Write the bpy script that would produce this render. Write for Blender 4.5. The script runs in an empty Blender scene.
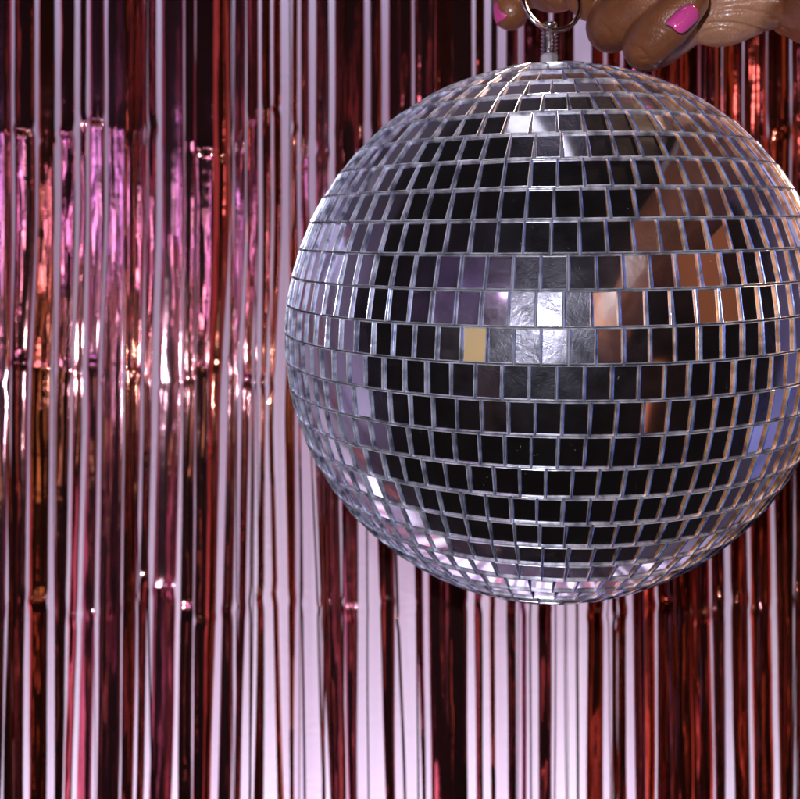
import bpy, bmesh, math, random
from mathutils import Vector, Matrix, noise
random.seed(7)
S = bpy.context.scene
COL = S.collection
R_ = math.radians

# ------------------------------------------------------------------ camera
F = 880.0                      # focal length in photograph pixels (800 wide)
cam_d = bpy.data.cameras.new('camera')
cam = bpy.data.objects.new('camera', cam_d)
COL.objects.link(cam)
cam.location = (0, 0, 0)
cam.rotation_euler = (R_(90), 0, 0)
cam_d.sensor_width = 36
cam_d.lens = F / 800 * 36
cam_d.clip_start = 0.01
cam_d.clip_end = 50
cam_d.dof.use_dof = True
cam_d.dof.focus_distance = 0.262
cam_d.dof.aperture_fstop = 18
S.camera = cam

# ------------------------------------------------------------------ world (a dark room)
w = bpy.data.worlds.new('World')
S.world = w
w.use_nodes = True
bg = w.node_tree.nodes['Background']
bg.inputs[0].default_value = (0.90, 0.42, 0.36, 1)
bg.inputs[1].default_value = 0.003
S.view_settings.view_transform = 'Standard'
S.view_settings.look = 'None'
S.view_settings.exposure = 0
S.view_settings.gamma = 1
S.cycles.max_bounces = 8
S.cycles.sample_clamp_indirect = 4.0


def lamp(name, kind, loc, energy, color, target=None, size=0.1, size_y=None, spread=None):
    d = bpy.data.lights.new(name, kind)
    d.energy = energy
    d.color = color
    if kind == 'AREA':
        d.shape = 'RECTANGLE' if size_y else 'DISK'
        d.size = size
        if size_y:
            d.size_y = size_y
        if spread:
            d.spread = R_(spread)
    else:
        d.shadow_soft_size = size
    o = bpy.data.objects.new(name, d)
    COL.objects.link(o)
    o.location = loc
    if target is not None:
        o.rotation_euler = (Vector(target) - Vector(loc)).to_track_quat('-Z', 'Y').to_euler()
    return o


# the telephone's flash, just above the lens
lamp('camera_flash', 'POINT', (-0.013, -0.004, 0.029), 2.5, (0.93, 0.96, 1.0), size=0.0035)
# unseen lilac fills added behind the curtain to brighten the wall from below and above
lamp('wall_fill_below', 'AREA', (-0.10, 0.54, -0.90), 9.5, (0.88, 0.86, 1.0), (-0.10, 0.74, -0.62), 1.1, 0.10, 84)
lamp('wall_fill_above', 'AREA', (-0.1, 0.56, 0.66), 4.6, (0.72, 0.74, 1.0), (-0.1, 0.74, 0.52), 2.4, 0.06, 120)
# unseen blue-violet and lilac fills, added so the side walls colour the ball
lamp('blue_wall_fill', 'AREA', (1.40, 0.50, -0.95), 1.3, (0.38, 0.44, 1.0), (1.7, 0.50, 0.0), 0.3, 0.10, 120)
lamp('lilac_wall_fill', 'AREA', (-1.35, 0.50, -0.95), 1.6, (0.78, 0.70, 1.0), (-1.6, 0.50, 0.0), 0.3, 0.10, 120)
lamp('overhead_fill', 'AREA', (0.02, 0.10, 1.55), 0.5, (0.86, 0.84, 1.0), (0.0, 0.15, 0.0), 0.16, 0.6)  # unseen fill, added for bright tiles near the ball's top
lamp('amber_arm_fill', 'AREA', (0.50, 0.40, 0.60), 3.0, (1.0, 0.62, 0.36), (0.16, 0.08, 0.09), 0.12, 0.12, 70)  # unseen fill, added to brighten the arm mirrored in the ball
# unseen lights added behind the camera for coloured reflections in foil and tiles
CT = (-0.15, 0.5, 0.1)
for (x, y, z, sx, sz, e, c) in [
        (-0.37, -0.55, 0.22, 0.035, 0.10, 0.085, (0.85, 0.50, 0.95)),
        (-0.44, -0.55, 0.27, 0.030, 0.09, 0.07, (0.80, 0.56, 1.0)),
        (-0.53, -0.55, 0.34, 0.02, 0.02, 0.022, (1.0, 0.80, 1.0)),
        (-0.56, -0.55, 0.11, 0.09, 0.13, 0.016, (1.0, 0.62, 0.42)),
        (-0.78, -0.55, 0.26, 0.04, 0.035, 0.02, (0.60, 0.42, 1.0)),
        (-0.66, -0.50, 0.36, 0.03, 0.13, 0.12, (0.72, 0.44, 1.0)),
        (-0.40, -0.55, 0.33, 0.015, 0.04, 0.012, (1.0, 0.80, 1.0)),
        (-0.36, -0.60, 0.20, 0.020, 0.07, 0.06, (1.0, 0.60, 0.50)),
        (-0.90, -0.45, 0.30, 0.03, 0.12, 0.10, (0.85, 0.45, 1.0)),
        (-0.80, -0.50, 0.14, 0.02, 0.02, 0.06, (1.0, 0.85, 1.0)),
        (-0.74, -0.55, 0.045, 0.10, 0.006, 0.03, (1.0, 0.85, 1.0)),
        (-0.57, -0.55, -0.07, 0.13, 0.16, 0.042, (1.0, 0.68, 0.32)),
        (-0.50, -0.55, -0.42, 0.03, 0.34, 0.022, (1.0, 0.30, 0.20))]:
    lamp('reflection_fill', 'AREA', (x, y, z), e, c, CT, sx, sz)
lamp('red_reflection_fill', 'AREA', (1.05, -0.35, 0.45), 0.19, (1.0, 0.30, 0.13), (0.25, 0.5, 0.0), 0.34, 0.8)  # unseen red lights, added for copper reflections in the right-hand foil
lamp('red_reflection_fill', 'AREA', (0.62, -0.50, -0.34), 0.045, (1.0, 0.28, 0.14), (0.2, 0.5, 0.0), 0.035, 0.55)
lamp('rose_reflection_fill', 'AREA', (0.57, -0.50, 0.48), 0.13, (1.0, 0.42, 0.55), (0.2, 0.5, 0.15), 0.10, 0.05)  # unseen, added for pink glints in the upper right foil


# ------------------------------------------------------------------ helpers
def P(px, py, Y):
    """point that stands at depth Y behind photograph pixel (px, py)"""
    return Vector(((px - 400) / F * Y, Y, (399.5 - py) / F * Y))


def link_mesh(name, bm, mats, parent=None, smooth=True, inv=None):
    me = bpy.data.meshes.new(name)
    bm.to_mesh(me)
    bm.free()
    for m in (mats if isinstance(mats, (list, tuple)) else [mats]):
        me.materials.append(m)
    if smooth:
        me.polygons.foreach_set('use_smooth', [True] * len(me.polygons))
    o = bpy.data.objects.new(name, me)
    COL.objects.link(o)
    if parent:
        o.parent = parent
        o.matrix_parent_inverse = Matrix.Translation(parent.location).inverted()
    return o


def thing(name, label, cat, loc=(0, 0, 0), group=None):
    o = bpy.data.objects.new(name, None)
    COL.objects.link(o)
    o.location = loc
    o.empty_display_size = 0.02
    o['label'] = label
    o['category'] = cat
    if group:
        o['group'] = group
    return o


def mat(name):
    m = bpy.data.materials.new(name)
    m.use_nodes = True
    nt = m.node_tree
    return m, nt, nt.nodes, nt.links, nt.nodes['Principled BSDF']


# ------------------------------------------------------------------ materials
def wall_material():
    m, nt, N, L, b = mat('lilac_wall')
    tc = N.new('ShaderNodeTexCoord')
    mp = N.new('ShaderNodeMapping')
    mp.inputs['Scale'].default_value = (22, 3, 0.6)
    L.new(tc.outputs['Object'], mp.inputs[0])
    n = N.new('ShaderNodeTexNoise')
    n.inputs['Scale'].default_value = 1
    n.inputs['Detail'].default_value = 6
    r = N.new('ShaderNodeValToRGB')
    r.color_ramp.elements[0].color = (0.55, 0.45, 0.58, 1)
    r.color_ramp.elements[1].color = (0.78, 0.73, 0.82, 1)
    L.new(mp.outputs[0], n.inputs['Vector'])
    L.new(n.outputs['Fac'], r.inputs[0])
    r.color_ramp.elements[0].position = 0.3
    r.color_ramp.elements[1].position = 0.7
    L.new(r.outputs[0], b.inputs['Base Color'])
    b.inputs['Roughness'].default_value = 0.8
    n2 = N.new('ShaderNodeTexNoise')
    n2.inputs['Scale'].default_value = 180
    bp = N.new('ShaderNodeBump')
    bp.inputs['Strength'].default_value = 0.15
    bp.inputs['Distance'].default_value = 0.002
    L.new(tc.outputs['Object'], n2.inputs['Vector'])
    L.new(n2.outputs['Fac'], bp.inputs['Height'])
    L.new(bp.outputs[0], b.inputs['Normal'])
    return m


def foil_material(name, col, rough=0.10):
    m, nt, N, L, b = mat(name)
    tc = N.new('ShaderNodeTexCoord')
    mp = N.new('ShaderNodeMapping')
    mp.inputs['Scale'].default_value = (140, 140, 2.2)
    n = N.new('ShaderNodeTexNoise')
    n.inputs['Scale'].default_value = 1
    n.inputs['Detail'].default_value = 3
    L.new(tc.outputs['Object'], mp.inputs[0])
    L.new(mp.outputs[0], n.inputs['Vector'])
    mp2 = N.new('ShaderNodeMapping')
    mp2.inputs['Scale'].default_value = (60, 60, 75)
    n2 = N.new('ShaderNodeTexNoise')
    n2.inputs['Scale'].default_value = 1
    n2.inputs['Detail'].default_value = 2
    L.new(tc.outputs['Object'], mp2.inputs[0])
    L.new(mp2.outputs[0], n2.inputs['Vector'])
    bp = N.new('ShaderNodeBump')
    bp.inputs['Strength'].default_value = 0.4
    bp.inputs['Distance'].default_value = 0.0018
    L.new(n.outputs['Fac'], bp.inputs['Height'])
    bp2 = N.new('ShaderNodeBump')
    bp2.inputs['Strength'].default_value = 0.17
    bp2.inputs['Distance'].default_value = 0.0022
    L.new(n2.outputs['Fac'], bp2.inputs['Height'])
    L.new(bp.outputs[0], bp2.inputs['Normal'])
    L.new(bp2.outputs[0], b.inputs['Normal'])
    b.inputs['Base Color'].default_value = (*col, 1)
    b.inputs['Metallic'].default_value = 0.97
    b.inputs['Roughness'].default_value = rough
    return m


def mirror_material():
    m, nt, N, L, b = mat('mirror_glass')
    N.remove(b)
    out = N['Material Output']
    tc = N.new('ShaderNodeTexCoord')
    at = N.new('ShaderNodeAttribute')
    at.attribute_name = 'tile'
    sep = N.new('ShaderNodeSeparateColor')
    L.new(at.outputs['Color'], sep.inputs[0])
    # per tile offset of the pattern so that no two tiles carry the same wrinkles
    add = N.new('ShaderNodeVectorMath')
    add.operation = 'ADD'
    L.new(tc.outputs['Object'], add.inputs[0])
    L.new(at.outputs['Color'], add.inputs[1])
    wr = N.new('ShaderNodeTexNoise')
    wr.inputs['Scale'].default_value = 300
    wr.inputs['Detail'].default_value = 4
    wr.inputs['Distortion'].default_value = 2.6
    L.new(add.outputs[0], wr.inputs['Vector'])
    bp = N.new('ShaderNodeBump')
    bp.inputs['Strength'].default_value = 0.15
    bp.inputs['Distance'].default_value = 0.0003
    L.new(wr.outputs['Fac'], bp.inputs['Height'])
    # tint
    tint = N.new('ShaderNodeMix')
    tint.data_type = 'RGBA'
    tint.inputs[6].default_value = (0.78, 0.80, 0.78, 1)
    tint.inputs[7].default_value = (0.86, 0.82, 0.92, 1)
    L.new(sep.outputs[0], tint.inputs[0])
    g1 = N.new('ShaderNodeBsdfGlossy')
    g1.inputs['Roughness'].default_value = 0.04
    L.new(tint.outputs[2], g1.inputs['Color'])
    g2 = N.new('ShaderNodeBsdfGlossy')
    g2.inputs['Roughness'].default_value = 0.235
    g2.inputs['Color'].default_value = (0.80, 0.76, 0.98, 1)
    L.new(bp.outputs[0], g2.inputs['Normal'])
    sm = N.new('ShaderNodeTexNoise')
    sm.inputs['Scale'].default_value = 160
    sm.inputs['Detail'].default_value = 5
    L.new(add.outputs[0], sm.inputs['Vector'])
    mr = N.new('ShaderNodeMapRange')
    mr.inputs[1].default_value = 0.3
    mr.inputs[2].default_value = 0.75
    mr.inputs[3].default_value = 0.065
    mr.inputs[4].default_value = 0.30
    L.new(sm.outputs['Fac'], mr.inputs[0])
    lw = N.new('ShaderNodeLayerWeight')
    lw.inputs['Blend'].default_value = 0.5
    pw = N.new('ShaderNodeMath')
    pw.operation = 'POWER'
    pw.inputs[1].default_value = 2.5
    L.new(lw.outputs['Facing'], pw.inputs[0])
    gz = N.new('ShaderNodeMath')
    gz.operation = 'MULTIPLY_ADD'
    gz.inputs[1].default_value = 0.7
    gz.use_clamp = True
    L.new(pw.outputs[0], gz.inputs[0])
    L.new(mr.outputs[0], gz.inputs[2])
    mx = N.new('ShaderNodeMixShader')
    L.new(gz.outputs[0], mx.inputs[0])
    L.new(g1.outputs[0], mx.inputs[1])
    L.new(g2.outputs[0], mx.inputs[2])
    # dust specks and scratches
    vo = N.new('ShaderNodeTexVoronoi')
    vo.inputs['Scale'].default_value = 900
    L.new(add.outputs[0], vo.inputs['Vector'])
    lt = N.new('ShaderNodeMath')
    lt.operation = 'LESS_THAN'
    lt.inputs[1].default_value = 0.13
    L.new(vo.outputs['Distance'], lt.inputs[0])
    ng = N.new('ShaderNodeTexNoise')
    ng.inputs['Scale'].default_value = 210
    L.new(add.outputs[0], ng.inputs['Vector'])
    gt = N.new('ShaderNodeMath')
    gt.operation = 'GREATER_THAN'
    gt.inputs[1].default_value = 0.66
    L.new(ng.outputs['Fac'], gt.inputs[0])
    mu = N.new('ShaderNodeMath')
    mu.operation = 'MULTIPLY'
    L.new(lt.outputs[0], mu.inputs[0])
    L.new(gt.outputs[0], mu.inputs[1])
    mu2 = N.new('ShaderNodeMath')
    mu2.operation = 'MULTIPLY'
    mu2.inputs[1].default_value = 0.25
    L.new(mu.outputs[0], mu2.inputs[0])
    # a thin film of haze lies on every tile
    hz = N.new('ShaderNodeMath')
    hz.operation = 'MULTIPLY_ADD'
    hz.inputs[1].default_value = 0.07
    hz.inputs[2].default_value = 0.003
    L.new(pw.outputs[0], hz.inputs[0])
    ad = N.new('ShaderNodeMath')
    ad.operation = 'ADD'
    L.new(mu2.outputs[0], ad.inputs[0])
    L.new(hz.outputs[0], ad.inputs[1])
    df = N.new('ShaderNodeBsdfDiffuse')
    df.inputs['Color'].default_value = (0.75, 0.74, 0.8, 1)
    mx2 = N.new('ShaderNodeMixShader')
    L.new(ad.outputs[0], mx2.inputs[0])
    L.new(mx.outputs[0], mx2.inputs[1])
    L.new(df.outputs[0], mx2.inputs[2])
    L.new(mx2.outputs[0], out.inputs[0])
    return m


def edge_material(name='cut_glass_edge', dark=(0.34, 0.33, 0.40), light=(0.86, 0.85, 0.95), film=0):
    m, nt, N, L, b = mat(name)
    tc = N.new('ShaderNodeTexCoord')
    n = N.new('ShaderNodeTexNoise')
    n.inputs['Scale'].default_value = 260
    n.inputs['Detail'].default_value = 5
    L.new(tc.outputs['Object'], n.inputs['Vector'])
    r = N.new('ShaderNodeValToRGB')
    r.color_ramp.elements[0].position = 0.36
    r.color_ramp.elements[0].color = (*dark, 1)
    r.color_ramp.elements[1].position = 0.62
    r.color_ramp.elements[1].color = (*light, 1)
    L.new(n.outputs['Fac'], r.inputs[0])
    L.new(r.outputs[0], b.inputs['Base Color'])
    bp = N.new('ShaderNodeBump')
    bp.inputs['Strength'].default_value = 0.6
    bp.inputs['Distance'].default_value = 0.0004
    L.new(n.outputs['Fac'], bp.inputs['Height'])
    L.new(bp.outputs[0], b.inputs['Normal'])
    b.inputs['Metallic'].default_value = 0.5
    b.inputs['Roughness'].default_value = 0.22
    b.inputs['IOR'].default_value = 1.52
    b.inputs['Thin Film Thickness'].default_value = film
    b.inputs['Thin Film IOR'].default_value = 1.8
    return m


def simple(name, col, metallic=0.0, rough=0.4, bump=0.0, bscale=300, **kw):
    m, nt, N, L, b = mat(name)
    b.inputs['Base Color'].default_value = (*col, 1)
    b.inputs['Metallic'].default_value = metallic
    b.inputs['Roughness'].default_value = rough
    if bump:
        tc = N.new('ShaderNodeTexCoord')
        n = N.new('ShaderNodeTexNoise')
        n.inputs['Scale'].default_value = bscale
        n.inputs['Detail'].default_value = 4
        bp = N.new('ShaderNodeBump')
        bp.inputs['Strength'].default_value = bump
        bp.inputs['Distance'].default_value = 0.0005
        L.new(tc.outputs['Object'], n.inputs['Vector'])
        L.new(n.outputs['Fac'], bp.inputs['Height'])
        L.new(bp.outputs[0], b.inputs['Normal'])
    for k, v in kw.items():
        b.inputs[k].default_value = v
    return m


def skin_material():
    m, nt, N, L, b = mat('skin')
    tc = N.new('ShaderNodeTexCoord')
    n = N.new('ShaderNodeTexNoise')
    n.inputs['Scale'].default_value = 70
    n.inputs['Detail'].default_value = 5
    L.new(tc.outputs['Object'], n.inputs['Vector'])
    r = N.new('ShaderNodeValToRGB')
    r.color_ramp.elements[0].position = 0.3
    r.color_ramp.elements[0].color = (0.15, 0.046, 0.018, 1)
    r.color_ramp.elements[1].position = 0.7
    r.color_ramp.elements[1].color = (0.33, 0.118, 0.050, 1)
    L.new(n.outputs['Fac'], r.inputs[0])
    # the palm is paler than the back of the fingers: a painted attribute follows the palm
    at = N.new('ShaderNodeAttribute')
    at.attribute_name = 'palm'
    mx = N.new('ShaderNodeMix')
    mx.data_type = 'RGBA'
    mx.inputs[7].default_value = (0.54, 0.26, 0.165, 1)
    L.new(at.outputs['Fac'], mx.inputs[0])
    L.new(r.outputs[0], mx.inputs[6])
    L.new(mx.outputs[2], b.inputs['Base Color'])
    # skin grain: stretched fine creases + pores
    mp = N.new('ShaderNodeMapping')
    mp.inputs['Rotation'].default_value = (0, R_(38), 0)
    mp.inputs['Scale'].default_value = (900, 800, 600)
    L.new(tc.outputs['Object'], mp.inputs[0])
    v = N.new('ShaderNodeTexVoronoi')
    v.feature = 'DISTANCE_TO_EDGE'
    v.inputs['Scale'].default_value = 1
    L.new(mp.outputs[0], v.inputs['Vector'])
    n2 = N.new('ShaderNodeTexNoise')
    n2.inputs['Scale'].default_value = 240
    n2.inputs['Detail'].default_value = 4
    L.new(tc.outputs['Object'], n2.inputs['Vector'])
    ad = N.new('ShaderNodeMath')
    ad.operation = 'ADD'
    L.new(v.outputs['Distance'], ad.inputs[0])
    L.new(n2.outputs['Fac'], ad.inputs[1])
    bp = N.new('ShaderNodeBump')
    bp.inputs['Strength'].default_value = 0.6
    bp.inputs['Distance'].default_value = 0.0004
    L.new(ad.outputs[0], bp.inputs['Height'])
    L.new(bp.outputs[0], b.inputs['Normal'])
    b.inputs['Roughness'].default_value = 0.36
    b.inputs['Coat Weight'].default_value = 0.6
    b.inputs['Coat Roughness'].default_value = 0.2
    b.inputs['Subsurface Weight'].default_value = 0.12
    b.inputs['Subsurface Radius'].default_value = (0.004, 0.0015, 0.0008)
    b.inputs['Subsurface Scale'].default_value = 1.0
    return m


M_WALL = wall_material()
M_FOIL = [foil_material('rose_foil', (0.89, 0.36, 0.41)),
          foil_material('deep_rose_foil', (0.86, 0.28, 0.18)),
          foil_material('pink_foil', (0.92, 0.44, 0.58), 0.14)]
M_MIRROR = mirror_material()
M_EDGE = edge_material()
M_INNER = edge_material('inner_glass_edge', (0.22, 0.21, 0.27), (0.90, 0.89, 0.97), 0)
M_FRINGE_PALE = edge_material('pale_blue_fringe_edge', (0.10, 0.11, 0.20), (0.66, 0.70, 0.96), 0)  # faint blue lens fringing, painted on one inner wall
M_INNER.node_tree.nodes['Principled BSDF'].inputs['Roughness'].default_value = 0.30
M_INNER.node_tree.nodes['Principled BSDF'].inputs['Metallic'].default_value = 0.75
M_FRINGE_WARM = edge_material('amber_fringe_edge', (0.30, 0.12, 0.06), (1.0, 0.42, 0.14), 0)  # edge colour stands in for amber lens fringing
M_FRINGE_COOL = edge_material('blue_fringe_edge', (0.07, 0.10, 0.34), (0.26, 0.34, 1.0), 0)  # edge colour stands in for blue lens fringing
M_CORE = simple('plastic_core', (0.22, 0.21, 0.26), 0, 0.6, 0.3)
M_STEEL = simple('polished_steel', (0.78, 0.77, 0.80), 1, 0.16, 0.15, 500)
M_NUT = simple('frosted_steel', (0.80, 0.79, 0.84), 0.7, 0.34, 0.4, 700)
M_SKIN = skin_material()
M_NAIL = simple('pink_nail_polish', (0.80, 0.085, 0.38), 0, 0.16, **{'Coat Weight': 0.8, 'Coat Roughness': 0.05})

# ------------------------------------------------------------------ wall
def slab(name, lo, hi, m):
    bm = bmesh.new()
    a, b_ = Vector(lo), Vector(hi)
    bmesh.ops.create_cube(bm, size=1, matrix=Matrix.Translation((a + b_) / 2) @ Matrix.Diagonal((*(b_ - a), 1)))
    o = link_mesh(name, bm, m, smooth=False)
    o['kind'] = 'structure'
    return o


slab('wall', (-1.72, 0.74, -1.1), (1.82, 0.84, 1.7), M_WALL)
slab('wall', (-1.72, 0.30, -1.1), (-1.62, 0.737, 1.7), M_WALL)
slab('wall', (1.72, 0.26, -1.1), (1.82, 0.737, 1.7), M_WALL)

# ------------------------------------------------------------------ foil fringe curtain
curtain = thing('foil_fringe_curtain', 'rose pink metallic foil fringe curtain hanging before the pale lilac wall',
                'fringe curtain', (0, 0.5, 0.42))
YC = 0.50
# open gaps between the strands: centre and width at photograph heights 50, 430 and 750
GAPS = [(-12, 5, -14, 5, -16, 5),
        (13, 4, 10, 3, 2, 3), (36, 6, 28, 4, 26, 9), (57, 9, 52, 10, 50, 12), (77, 7, 71, 5, 64, 3),
        (87, 4, 84, 7, 75, 8), (106, 5, 99, 5, 94, 6), (126, .6, 124, 3, 120, 3), (146, 6, 141, 4, 135, 5),
        (159, 9, 154, 11, 147, 10), (184, .8, 181, 4, 175, 9), (195, .5, 195, 2, 192, .8),
        (232, 7, 223, 11, 215, 11), (247, 3, 238, 6, 233, 4), (260, 4, 255, 13, 248, 14),
        (272, 3, 267, 4, 270, 14), (286, 11, 279, 12, 286, 8), (299, 4, 304, 20, 311, 37),
        (312, 7, 338, 2, 346, 2), (331, 8, 366, 18, 371, 30), (367, 6, 402, 18, 408, 28),
        (385, 8, 424, 6, 428, 6), (414, 4, 469, 6, 472, 9), (474, 4, 485, 7, 487, 8),
        (488, 7, 500, 12, 502, 14), (502, 9, 518, 5, 519, 5), (521, 5, 532, 12, 533, 13),
        (552, 6, 563, 25, 564, 27), (583, 20, 583, 12, 583, 9), (606, 5, 610, 20, 611, 22),
        (622, 3, 627, 8, 631, 12), (655, 1, 656, 2, 657, 4), (700, 1, 708, 2, 714, 3),
        (722, 2, 726, 6, 730, 12), (744, 1, 748, 3, 752, 5), (768, 1, 772, 6, 777, 9),
        (792, 2, 794, 3, 796, 5), (822, 5, 822, 5, 822, 5)]


def interp(y, a, b_, c):
    if y < 190:
        return a
    if y < 430:
        t = (y - 190) / 240.0
        t = t * t * (3 - 2 * t)
        return a + (b_ - a) * t
    t = (y - 430) / 320.0
    return b_ + (c - b_) * t


GAPS = [tuple(v * ((0.60 if g[0] < 240 else 0.66 if g[0] > 600 else 0.9) if i % 2 else 1.0) for i, v in enumerate(g)) for g in GAPS]
CREASES = [133, 374, 606]


def strand_mesh(bm, left, right, depth, rnd, bow, yaw, crz=None):
    """left/right: functions of photograph height giving the strand's edges"""
    ys = []
    y = -190.0
    gx = left(300)
    cr = [c + rnd.gauss(0, 3.5) + 34 * noise.noise(Vector((gx * 0.017, c, 3))) for c in CREASES]
    while y < 1750:
        ys.append(y)
        near = min(abs(y - c) for c in cr)
        y += 2.0 if near < 12 else (9.0 if -10 < y < 810 else 30.0)
    slopes = [rnd.uniform(-0.024, 0.024) for _ in range(4)]
    jog = [rnd.uniform(-1.6, 1.6) for _ in cr]
    amp = [rnd.choice([0.0, 0.0003, 0.0007, 0.0015]) for _ in cr]
    wid = [rnd.uniform(4, 9) for _ in cr]
    ph = rnd.uniform(0, 100)
    nx = 8
    rows = []
    for y in ys:
        # depth follows the folds: the slope changes at every crease
        d = 0.0
        yy = 0.0
        seg = 0
        last = -190.0
        for k in range(4):
            end = cr[k] if k < 3 else 1750.0
            if y > last:
                d += slopes[k] * (min(y, end) - last) * 0.00057
            last = end
        xo = 0.0
        dent = 0.0
        for c, j, am, wi in zip(cr, jog, amp, wid):
            q = math.exp(-((y - c) / wi) ** 2)
            xo += j * q
            dent += q * am
        Y = depth + d - dent
        xo += 1.0 * noise.noise(Vector((ph, y * 0.006, 0)))
        lx, rx = left(y) + xo, right(y) + xo
        row = []
        wpx = rx - lx
        tw = yaw + 0.16 * noise.noise(Vector((ph, y * 0.004, 7)))
        for i in range(nx):
            s = i / (nx - 1)
            if wpx > 5:
                s = [0, 1.3 / wpx, .2, .4, .6, .8, 1 - 1.3 / wpx, 1][i]
            u = 2 * s - 1
            X = lx + wpx * s
            wm = wpx / F * depth
            dy = -bow * wm * (1 - u * u) + tw * u * wm * 0.5
            if wpx > 5 and i in (0, nx - 1):      # the cut edges curl back
                dy += 0.0009
            dy += 0.0006 * noise.noise(Vector((X * 0.12, y * 0.02, ph)))
            row.append(bm.verts.new(((X - 400) / F * Y, Y + dy, (399.5 - y) / F * Y)))
        rows.append(row)
    for a, b_ in zip(rows, rows[1:]):
        for i in range(nx - 1):
            bm.faces.new((a[i], a[i + 1], b_[i + 1], b_[i]))


rnd = random.Random(21)
strand_count = 0
for gi in range(len(GAPS) - 1):
    A, B = GAPS[gi], GAPS[gi + 1]

    def e0(y, A=A):
        return interp(y, A[0], A[2], A[4]) + 0.5 * max(0.2, interp(y, A[1], A[3], A[5]))

    def e1(y, B=B):
        return interp(y, B[0], B[2], B[4]) - 0.5 * max(0.2, interp(y, B[1], B[3], B[5]))
    wmax = max(e1(50) - e0(50), e1(750) - e0(750))
    wmin = min(e1(50) - e0(50), e1(430) - e0(430), e1(750) - e0(750))
    n = max(1, int(round(wmax / 21.0)))
    for k in range(n):
        f0, f1 = k / n, (k + 1) / n
        ov = 1.2 if n > 1 else 0.0

        def l(y, f0=f0, k=k, ov=ov):
            a, b_ = e0(y), max(e0(y) + 1.0, e1(y))
            return a + (b_ - a) * f0 - (ov if k else 0)

        def r(y, f1=f1, k=k, n=n, ov=ov):
            a, b_ = e0(y), max(e0(y) + 1.0, e1(y))
            return a + (b_ - a) * f1 + (ov if k < n - 1 else 0)
        bm = bmesh.new()
        strand_mesh(bm, l, r, YC + rnd.uniform(-0.004, 0.004) + 0.003 * (k % 2), rnd,
                    rnd.choice([-1, 1]) * rnd.uniform(0.04, 0.17), rnd.uniform(-0.10, 0.10))
        mi = rnd.choice([0, 0, 1, 2]) if e0(400) < 560 else rnd.choice([1, 1, 0])
        o = link_mesh('strand', bm, M_FOIL[mi], curtain)
        strand_count += 1
# narrow strands hanging inside the wider gaps
for (x50, x430, x750, wd) in [(296, 300, 304, 2.5), (303, 311, 322, 2.0), (248, 252, 250, 2.5), (268, 272, 277, 1.6),
                              (360, 366, 368, 1.8), (379, 392, 403, 3.0), (415, 415, 418, 2.0), (560, 562, 566, 1.5),
                              (612, 613, 612, 1.6), (535, 530, 531, 2.0), (54, 54, 55, 1.2)]:
    bm = bmesh.new()
    strand_mesh(bm, lambda y: interp(y, x50, x430, x750) - wd / 2, lambda y: interp(y, x50, x430, x750) + wd / 2,
                YC - 0.012, rnd, 0.1, rnd.uniform(-0.4, 0.4))
    link_mesh('strand', bm, M_FOIL[rnd.choice([1, 1, 2])], curtain)
    strand_count += 1
thin = random.Random(99)
while strand_count < 96:
    x50 = thin.choice([thin.uniform(4, 330), thin.uniform(230, 660), thin.uniform(600, 798)])
    x430 = x50 + thin.uniform(-4, 4)
    x750 = x430 + thin.uniform(-5, 5)
    wd = thin.uniform(1.0, 2.8)
    bm = bmesh.new()
    strand_mesh(bm, lambda y: interp(y, x50, x430, x750) - wd / 2, lambda y: interp(y, x50, x430, x750) + wd / 2,
                YC - thin.uniform(0.008, 0.02), rnd, 0.12, rnd.uniform(-0.5, 0.5))
    link_mesh('strand', bm, M_FOIL[rnd.choice([1, 1, 0])], curtain)
    strand_count += 1
print('strands', strand_count)
# the rest of the curtain, beyond the picture on both sides
bm = bmesh.new()
for side in (-1, 1):
    x = 420.0 if side < 0 else 430.0
    while x < (1650 if side < 0 else 520):
        wd = rnd.uniform(8, 20)
        c = 400 + side * (x + wd / 2)
        sw = rnd.uniform(-6, 6)
        strand_mesh(bm, lambda y: c - wd / 2 + sw * y / 800, lambda y: c + wd / 2 + sw * y / 800,
                    YC + rnd.uniform(-.004, .004), rnd, rnd.uniform(-.15, .15), rnd.uniform(-.2, .2))
        x += wd + rnd.uniform(14, 50)
o = link_mesh('strand', bm, M_FOIL[1], curtain)
o['kind'] = 'stuff'
# header tape from which the strands hang (above the picture)
bm = bmesh.new()
bmesh.ops.create_cube(bm, size=1, matrix=Matrix.Translation((0, YC, 0.34)) @ Matrix.Diagonal((1.9, 0.012, 0.05, 1)))
link_mesh('header_tape', bm, M_FOIL[1], curtain, smooth=False)

# ------------------------------------------------------------------ mirror ball
RB = 0.1
C = Vector((0.0564, 0.3403, 0.02350))
tl = R_(11.38)
t2 = R_(-0.7)
U = Vector((math.sin(t2), -math.cos(t2) * math.sin(tl), math.cos(t2) * math.cos(tl)))   # the ball's axis
E1 = Vector((1, 0, 0))
E1 = (E1 - U * E1.dot(U)).normalized()          # towards the right of the picture
E2 = U.cross(E1).normalized()                   # away from the camera
ball = thing('disco_ball', 'silver mirror ball of small glass tiles hanging from the hand by its steel ring',
             'disco ball', tuple(C))
LAT0, STEP = 20.95, 5.89
# one gap between two tiles of each row: its x in the photograph
ANCH = {-10: 545, -9: 548, -8: 540, -7: 552, -6: 543, -5: 557, -4: 535, -3: 557, -2: 554, -1: 551.5, 0: 540.7, 1: 563.7,
        2: 541, 3: 556.6, 4: 535, 5: 558, 6: 546, 7: 537, 8: 540, 9: 543, 10: 542, 11: 530}


def on_ball(lat, lon):
    """lon 0 faces the camera, positive to the right"""
    return U * math.sin(lat) + (E1 * math.sin(lon) - E2 * math.cos(lon)) * math.cos(lat)


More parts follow.
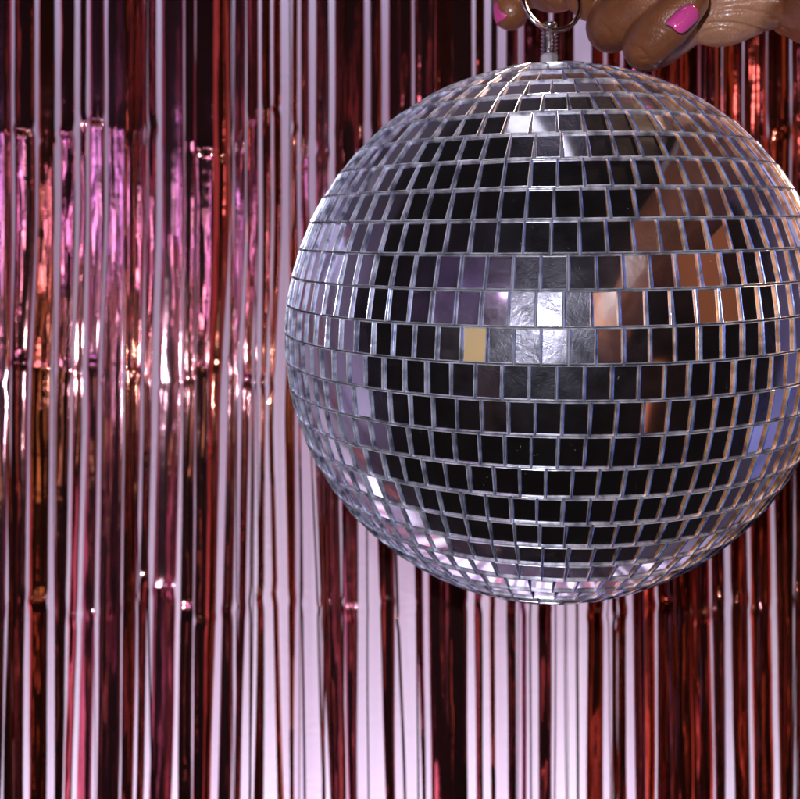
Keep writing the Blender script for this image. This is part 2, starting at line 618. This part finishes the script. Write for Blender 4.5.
def lon_for_x(lat, px):
    lo, hi = R_(-60), R_(60)
    for _ in range(40):
        mid = (lo + hi) / 2
        p = C + on_ball(lat, mid) * RB
        x = 400 + F * p.x / p.y
        if x < px:
            lo = mid
        else:
            hi = mid
    return (lo + hi) / 2


bm = bmesh.new()
lay = bm.loops.layers.float_color.new('tile')
rb = random.Random(5)
TH = 0.0021            # tile thickness
for k in range(-12, 19):
    la1 = LAT0 - STEP * k
    la0 = la1 - STEP
    if la1 > 91 or la0 < -90:
        continue
    lat = R_((la0 + la1) / 2)
    pitch = 0.0754 / 1.0
    circ = 2 * math.pi * math.cos(lat)
    n = max(5, int(round(circ / pitch)))
    dl = 2 * math.pi / n
    lon0 = lon_for_x(lat, ANCH[k]) if k in ANCH else rb.uniform(0, 1)
    # the rows are laid by hand: small errors of row tilt
    row_t = rb.gauss(0, R_(0.25))
    drift = 0.0
    for i in range(n):
        lon = lon0 + (i + 0.5) * dl
        lj = rb.gauss(0, 0.010) * dl
        nrm = on_ball(lat, lon + lj)
        east = (E1 * math.cos(lon) + E2 * math.sin(lon)).normalized()
        north = nrm.cross(east)
        if north.dot(U) < 0:
            north = -north
        # tilt of the tile on its glue
        nt_ = (nrm + east * rb.gauss(0, R_(0.8)) + north * (rb.gauss(0, R_(0.7)) + row_t)).normalized()
        east = (east - nt_ * east.dot(nt_)).normalized()
        north = (north - nt_ * north.dot(nt_)).normalized()
        rot = rb.gauss(0, R_(0.5))
        ea = east * math.cos(rot) + north * math.sin(rot)
        no = north * math.cos(rot) - east * math.sin(rot)
        hw = 0.5 * dl * math.cos(lat) * RB - 0.00020 - abs(rb.gauss(0, 0.00005))
        hh = 0.5 * R_(STEP) * RB - 0.00016 - abs(rb.gauss(0, 0.00004))
        top = C + nrm * (RB + rb.gauss(0, 0.00008))
        bv = 0.00060
        bh = 0.00055
        bd = 0.00065
        rings = []
        # outer wall, ground rim, then the inside of the glass edge down to the silvered back
        dp = 0.00068
        rw = 0.00024
        for (x_, y_, z_) in ((hw * .985, hh * .985, -TH), (hw, hh, -.00025), (hw - .00012, hh - .00010, -.00006),
                             (hw - rw + .00006, hh - rw + .00006, 0), (hw - rw, hh - rw, -.00004),
                             (hw - rw - .00003, hh - rw - .00003, -dp * .35), (hw - rw - .00007, hh - rw - .00007, -dp)):
            rings.append([bm.verts.new(top + ea * (sx * x_) + no * (sy * y_) + nt_ * z_)
                          for sx, sy in ((-1, -1), (1, -1), (1, 1), (-1, 1))])
        col = (rb.random(), rb.random(), rb.random(), 1)
        fc = bm.faces.new(rings[-1])
        fc.material_index = 0
        fs = [fc]
        for ri, (a, b_) in enumerate(zip(rings, rings[1:])):
            for q in range(4):
                r_ = (q + 1) % 4
                f_ = bm.faces.new((a[q], a[r_], b_[r_], b_[q]))
                # lens colour fringing painted on the edges: amber one side, blue the other
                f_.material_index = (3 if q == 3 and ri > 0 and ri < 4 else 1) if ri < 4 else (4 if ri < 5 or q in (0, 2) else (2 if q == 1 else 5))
                fs.append(f_)
        for f_ in fs:
            for lp in f_.loops:
                lp[lay] = col
link_mesh('mirror_tiles', bm, [M_MIRROR, M_EDGE, M_FRINGE_WARM, M_FRINGE_COOL, M_INNER, M_FRINGE_PALE], ball, smooth=False)
bm = bmesh.new()
bmesh.ops.create_uvsphere(bm, u_segments=96, v_segments=64, radius=RB - 0.0019)
bmesh.ops.translate(bm, verts=bm.verts[:], vec=C)
link_mesh('plastic_core', bm, M_CORE, ball)

Q = Matrix((( E1.x, E2.x, U.x), (E1.y, E2.y, U.y), (E1.z, E2.z, U.z))).to_4x4()
POLE = C + U * RB


def lathe(bm, prof, seg, M):
    rings = []
    for r, z in prof:
        rings.append([bm.verts.new(M @ Vector((r * math.cos(2 * math.pi * i / seg), r * math.sin(2 * math.pi * i / seg), z)))
                      for i in range(seg)])
    for a, b_ in zip(rings, rings[1:]):
        for i in range(seg):
            j = (i + 1) % seg
            bm.faces.new((a[i], a[j], b_[j], b_[i]))
    bm.faces.new(rings[-1])
    bm.faces.new(rings[0][::-1])


ST = Vector((-0.0010, 0, 0))
MB = Matrix.Translation(POLE + ST) @ Q
bm = bmesh.new()
lathe(bm, [(0.0034, -0.003), (0.0034, 0.0036), (0.0030, 0.0041)], 6, MB @ Matrix.Rotation(R_(30), 4, 'Z'))
bmesh.ops.bevel(bm, geom=bm.edges[:], offset=0.0003, segments=2, affect='EDGES')
nut = link_mesh('hex_nut', bm, M_NUT, ball, smooth=False)
# threaded stud: real helical ridges drawn as stacked V rings
prof = [(0.0026, 0.002)]
z = 0.0040
while z < 0.0125:
    prof += [(0.0023, z), (0.0031, z + 0.0005), (0.0031, z + 0.0007), (0.0023, z + 0.0012)]
    z += 0.00135
prof += [(0.0026, 0.0130), (0.0027, 0.0142), (0.0022, 0.0149), (0.0010, 0.0152)]
bm = bmesh.new()
lathe(bm, prof, 40, MB)
link_mesh('threaded_stud', bm, M_STEEL, ball)
# split ring through the stud's eye
bm = bmesh.new()
rc = POLE + ST + U * 0.0222
nseg, ms = 120, 14
MR = Matrix.Translation(rc + Vector((0.0006, 0, 0))) @ Matrix.Rotation(R_(16), 4, 'Z') @ Matrix.Rotation(R_(-6), 4, 'X')
rings = []
for i in range(nseg):
    a = 2 * math.pi * 2 * i / nseg
    cyy = -0.00042 + 0.00084 * (i / nseg)
    RR = 0.0111
    ctr = Vector((RR * math.sin(a), cyy, RR * math.cos(a)))
    rad = Vector((math.sin(a), 0, math.cos(a)))
    rings.append([bm.verts.new(MR @ (ctr + rad * (0.00085 * math.cos(t)) + Vector((0, 0.00044 * math.sin(t), 0))))
                  for t in [2 * math.pi * j / ms for j in range(ms)]])
for a, b_ in zip(rings, rings[1:]):
    for j in range(ms):
        q = (j + 1) % ms
        bm.faces.new((a[j], a[q], b_[q], b_[j]))
bm.faces.new(rings[0]); bm.faces.new(rings[-1][::-1])
bmesh.ops.recalc_face_normals(bm, faces=bm.faces[:])
link_mesh('split_ring', bm, M_STEEL, ball)


# ------------------------------------------------------------------ the hand and arm that hold the ball
def limb(bm, pts, seg=20, sub=6):
    """closed tapered tube with round ends through (point, radius)"""
    path = []
    for i in range(len(pts) - 1):
        p0 = pts[max(0, i - 1)]; p1 = pts[i]; p2 = pts[i + 1]; p3 = pts[min(len(pts) - 1, i + 2)]
        for s in range(sub):
            t = s / sub

            def cr(a, b_, c, d):
                return 0.5 * ((2 * b_) + (c - a) * t + (2 * a - 5 * b_ + 4 * c - d) * t * t + (-a + 3 * b_ - 3 * c + d) * t ** 3)
            path.append((cr(p0[0], p1[0], p2[0], p3[0]), cr(p0[1], p1[1], p2[1], p3[1])))
    path.append(pts[-1])
    d0 = (path[1][0] - path[0][0]).normalized()
    d1 = (path[-1][0] - path[-2][0]).normalized()
    full = []
    for a in (88, 70, 50, 30, 14):
        full.append((path[0][0] - d0 * path[0][1] * math.sin(R_(a)), path[0][1] * math.cos(R_(a))))
    full += path
    for a in (14, 30, 50, 70, 88):
        full.append((path[-1][0] + d1 * path[-1][1] * math.sin(R_(a)), path[-1][1] * math.cos(R_(a))))
    up = Vector((0.13, 0.4, 0.9)).normalized()
    rings = []
    for i, (p, r) in enumerate(full):
        a = full[max(0, i - 1)][0]
        b_ = full[min(len(full) - 1, i + 1)][0]
        t = (b_ - a).normalized()
        x = up.cross(t)
        if x.length < 0.05:
            x = Vector((1, 0, 0)).cross(t)
        x.normalize()
        y = t.cross(x)
        rings.append([bm.verts.new(p + x * (r * math.cos(2 * math.pi * j / seg)) + y * (r * math.sin(2 * math.pi * j / seg)))
                      for j in range(seg)])
    for a, b_ in zip(rings, rings[1:]):
        for j in range(seg):
            q = (j + 1) % seg
            bm.faces.new((a[j], a[q], b_[q], b_[j]))
    bm.faces.new(rings[0][::-1]); bm.faces.new(rings[-1])


def mm(px, Y):
    return px / F * Y


bm = bmesh.new()
# thumb tip left of the ring
limb(bm, [(P(600, -120, .345), .0125), (P(552, -88, .343), .0105), (P(522, -42, .338), .0084), (P(513, -8, .335), .0078), (P(511, 11, .334), .0070)])
# index finger, hooked through the ring from behind
limb(bm, [(P(700, -85, .34), .0105), (P(640, -62, .343), .0098), (P(592, -30, .338), .0090), (P(556, -12, .334), .0088), (P(536, -20, .324), .0078)])
# middle finger behind
limb(bm, [(P(715, -60, .335), .0108), (P(655, -32, .335), .0100), (P(603, -4, .330), .0092), (P(585, -8, .325), .0080)])
# ring finger, curled: proximal part comes from the palm behind, the last joint returns towards the palm
limb(bm, [(P(740, -60, .325), .0110), (P(668, -22, .327), .0104), (P(622, 16, .320), .0100), (P(614, 24, .311), .0092), (P(648, -4, .298), .0084), (P(672, -24, .294), .0078)])
# little finger
limb(bm, [(P(770, -30, .315), .0110), (P(706, 4, .317), .0102), (P(660, 38, .309), .0096), (P(648, 44, .299), .0084), (P(668, 24, .290), .0080), (P(687, 2, .286), .0070)])
# palm and its heel
limb(bm, [(P(705, -40, .322), .013), (P(742, -26, .318), .0170), (P(800, -48, .315), .022), (P(852, -62, .305), .026)])
limb(bm, [(P(700, 18, .312), .0085), (P(722, 14, .309), .0112), (P(752, -4, .306), .0135), (P(800, -36, .300), .019)])
limb(bm, [(P(735, -90, .33), .016), (P(790, -95, .325), .024), (P(860, -90, .305), .027)])
# wrist and forearm, upper arm towards the shoulder of whoever takes the picture
limb(bm, [(P(800, -44, .306), .0220), (P(838, -26, .297), .0232), (Vector((.150, .225, .124)), .028), (Vector((.136, .12, .092)), .035),
          (Vector((.138, .01, .048)), .040), (Vector((.180, -.12, .00)), .046), (Vector((.24, -.30, -.02)), .056)], seg=28)
me = bpy.data.meshes.new('person')
bm.to_mesh(me)
bm.free()
person = bpy.data.objects.new('person', me)
COL.objects.link(person)
md = person.modifiers.new('remesh', 'REMESH')
md.mode = 'VOXEL'
md.voxel_size = 0.0008
md.use_smooth_shade = True
ms_ = person.modifiers.new('smooth', 'SMOOTH')
ms_.factor = 0.6
ms_.iterations = 3
bpy.context.view_layer.update()
dg = bpy.context.evaluated_depsgraph_get()
me2 = bpy.data.meshes.new_from_object(person.evaluated_get(dg))
person.modifiers.clear()
person.data = me2
me2.name = 'person'
me2.materials.clear()
me2.materials.append(M_SKIN)
me2.polygons.foreach_set('use_smooth', [True] * len(me2.polygons))
# palm attribute + skin folds on the heel of the hand
att = me2.attributes.new('palm', 'FLOAT', 'POINT')
vals = []
for v in me2.vertices:
    c = v.co
    px = 400 + F * c.x / max(c.y, .05)
    t = 0.0
    if c.y > .26:
        py = 399.5 - F * c.z / c.y
        # paler skin lies right of the little finger's back; it ends at the wrist
        side = ((px - 702) * 67 + (py - 8) * 31) / 73.8
        t = min(1, max(0, side / 6 + .2)) * min(1, max(0, (772 - px - (py - 20) * .3) / 16))
        if py < -25:
            t *= max(0, 1 - (-25 - py) / 20)
    vals.append(t)
att.data.foreach_set('value', vals)
nors = [v.normal.copy() for v in me2.vertices]
FOLDS = [((705, 24), (764, 32), 1.6, .0012), ((712, 12), (775, 16), 1.5, .0007), ((700, 34), (735, 30), 1.4, .0007),
         ((722, 2), (790, 2), 1.8, .0006), ((634, 52), (652, 62), 1.2, .0004), ((630, 46), (646, 58), 1.1, .0005), ((655, 27), (671, 40), 1.3, .0005), ((652, 33), (664, 43), 1.0, .0004),
         ((596, 22), (612, 40), 1.2, .0005), ((640, 60), (662, 68), 1.0, .0004), ((735, 8), (770, 26), 1.5, .0006)]
for v, nn in zip(me2.vertices, nors):
    c = v.co
    if c.y < .25:
        continue
    px = 400 + F * c.x / c.y
    py = 399.5 - F * c.z / c.y
    if px < 592 or py > 90:
        continue
    dsp = 0
    for (a, b_, wd, am) in FOLDS:
        ax, ay = b_[0] - a[0], b_[1] - a[1]
        ln = math.hypot(ax, ay)
        s = ((px - a[0]) * ax + (py - a[1]) * ay) / ln / ln
        dd = ((px - a[0]) * -ay + (py - a[1]) * ax) / ln + 4.0 * math.sin(math.pi * min(1, max(0, s)))
        if -0.1 < s < 1.1:
            fade = min(1, max(0, (s + .1) * 5), max(0, (1.1 - s) * 5))
            dsp += am * fade * math.exp(-(dd / wd) ** 2)
    v.co = c - nn * dsp
me2.update()
person['label'] = 'hand with glossy pink nails, fingers curled, holding the steel ring of the mirror ball'
person['category'] = 'person'


def nail(center, along, normal, ln, wd):
    """curved nail plate lying on a finger tip"""
    bm = bmesh.new()
    z = normal.normalized()
    y = (along - z * along.dot(z)).normalized()
    x = y.cross(z)
    n = 14
    grid = {}
    for k, off in ((0, 0.0), (1, -0.0007)):
        for i in range(n + 1):
            for j in range(n + 1):
                u = 2 * i / n - 1
                v = 2 * j / n - 1
                # square to disc mapping gives the rounded outline
                uu = u * math.sqrt(1 - v ** 4 * 0.30)
                vv = v * math.sqrt(1 - u ** 4 * 0.34)
                h = -0.40 * wd * uu * uu - 0.10 * ln * vv * vv + off
                edge = max(abs(u), abs(v))
                if k == 0:
                    h -= 0.0003 * max(0, edge - 0.8) / 0.2
                grid[k, i, j] = bm.verts.new(center + x * (uu * wd / 2) + y * (vv * ln / 2) + z * h)
        for i in range(n):
            for j in range(n):
                f = [grid[k, i, j], grid[k, i + 1, j], grid[k, i + 1, j + 1], grid[k, i, j + 1]]
                bm.faces.new(f if k == 0 else f[::-1])
    rim = [(i, 0) for i in range(n)] + [(n, j) for j in range(n)] + [(i, n) for i in range(n, 0, -1)] + [(0, j) for j in range(n, 0, -1)]
    for a, b_ in zip(rim, rim[1:] + rim[:1]):
        bm.faces.new((grid[(0,) + a], grid[(0,) + b_], grid[(1,) + b_], grid[(1,) + a]))
    bmesh.ops.recalc_face_normals(bm, faces=bm.faces[:])
    o = link_mesh('fingernail', bm, M_NAIL, person)
    return o


# little finger nail (faces camera and up-left)
nail(P(682, 12, .2782), Vector((0.0060, -0.001, 0.0066)), Vector((-0.30, -1, 0.35)), .0100, .0078)
nail(P(668, -22, .2862), Vector((0.0062, -0.001, 0.0055)), Vector((-0.30, -1, 0.35)), .0125, .0098)
# thumb nail, seen almost edge on
nail(P(494.0, 9, .3315), Vector((0.0010, 0, -0.009)), Vector((-1, -0.30, 0.0)), .0100, .0085)
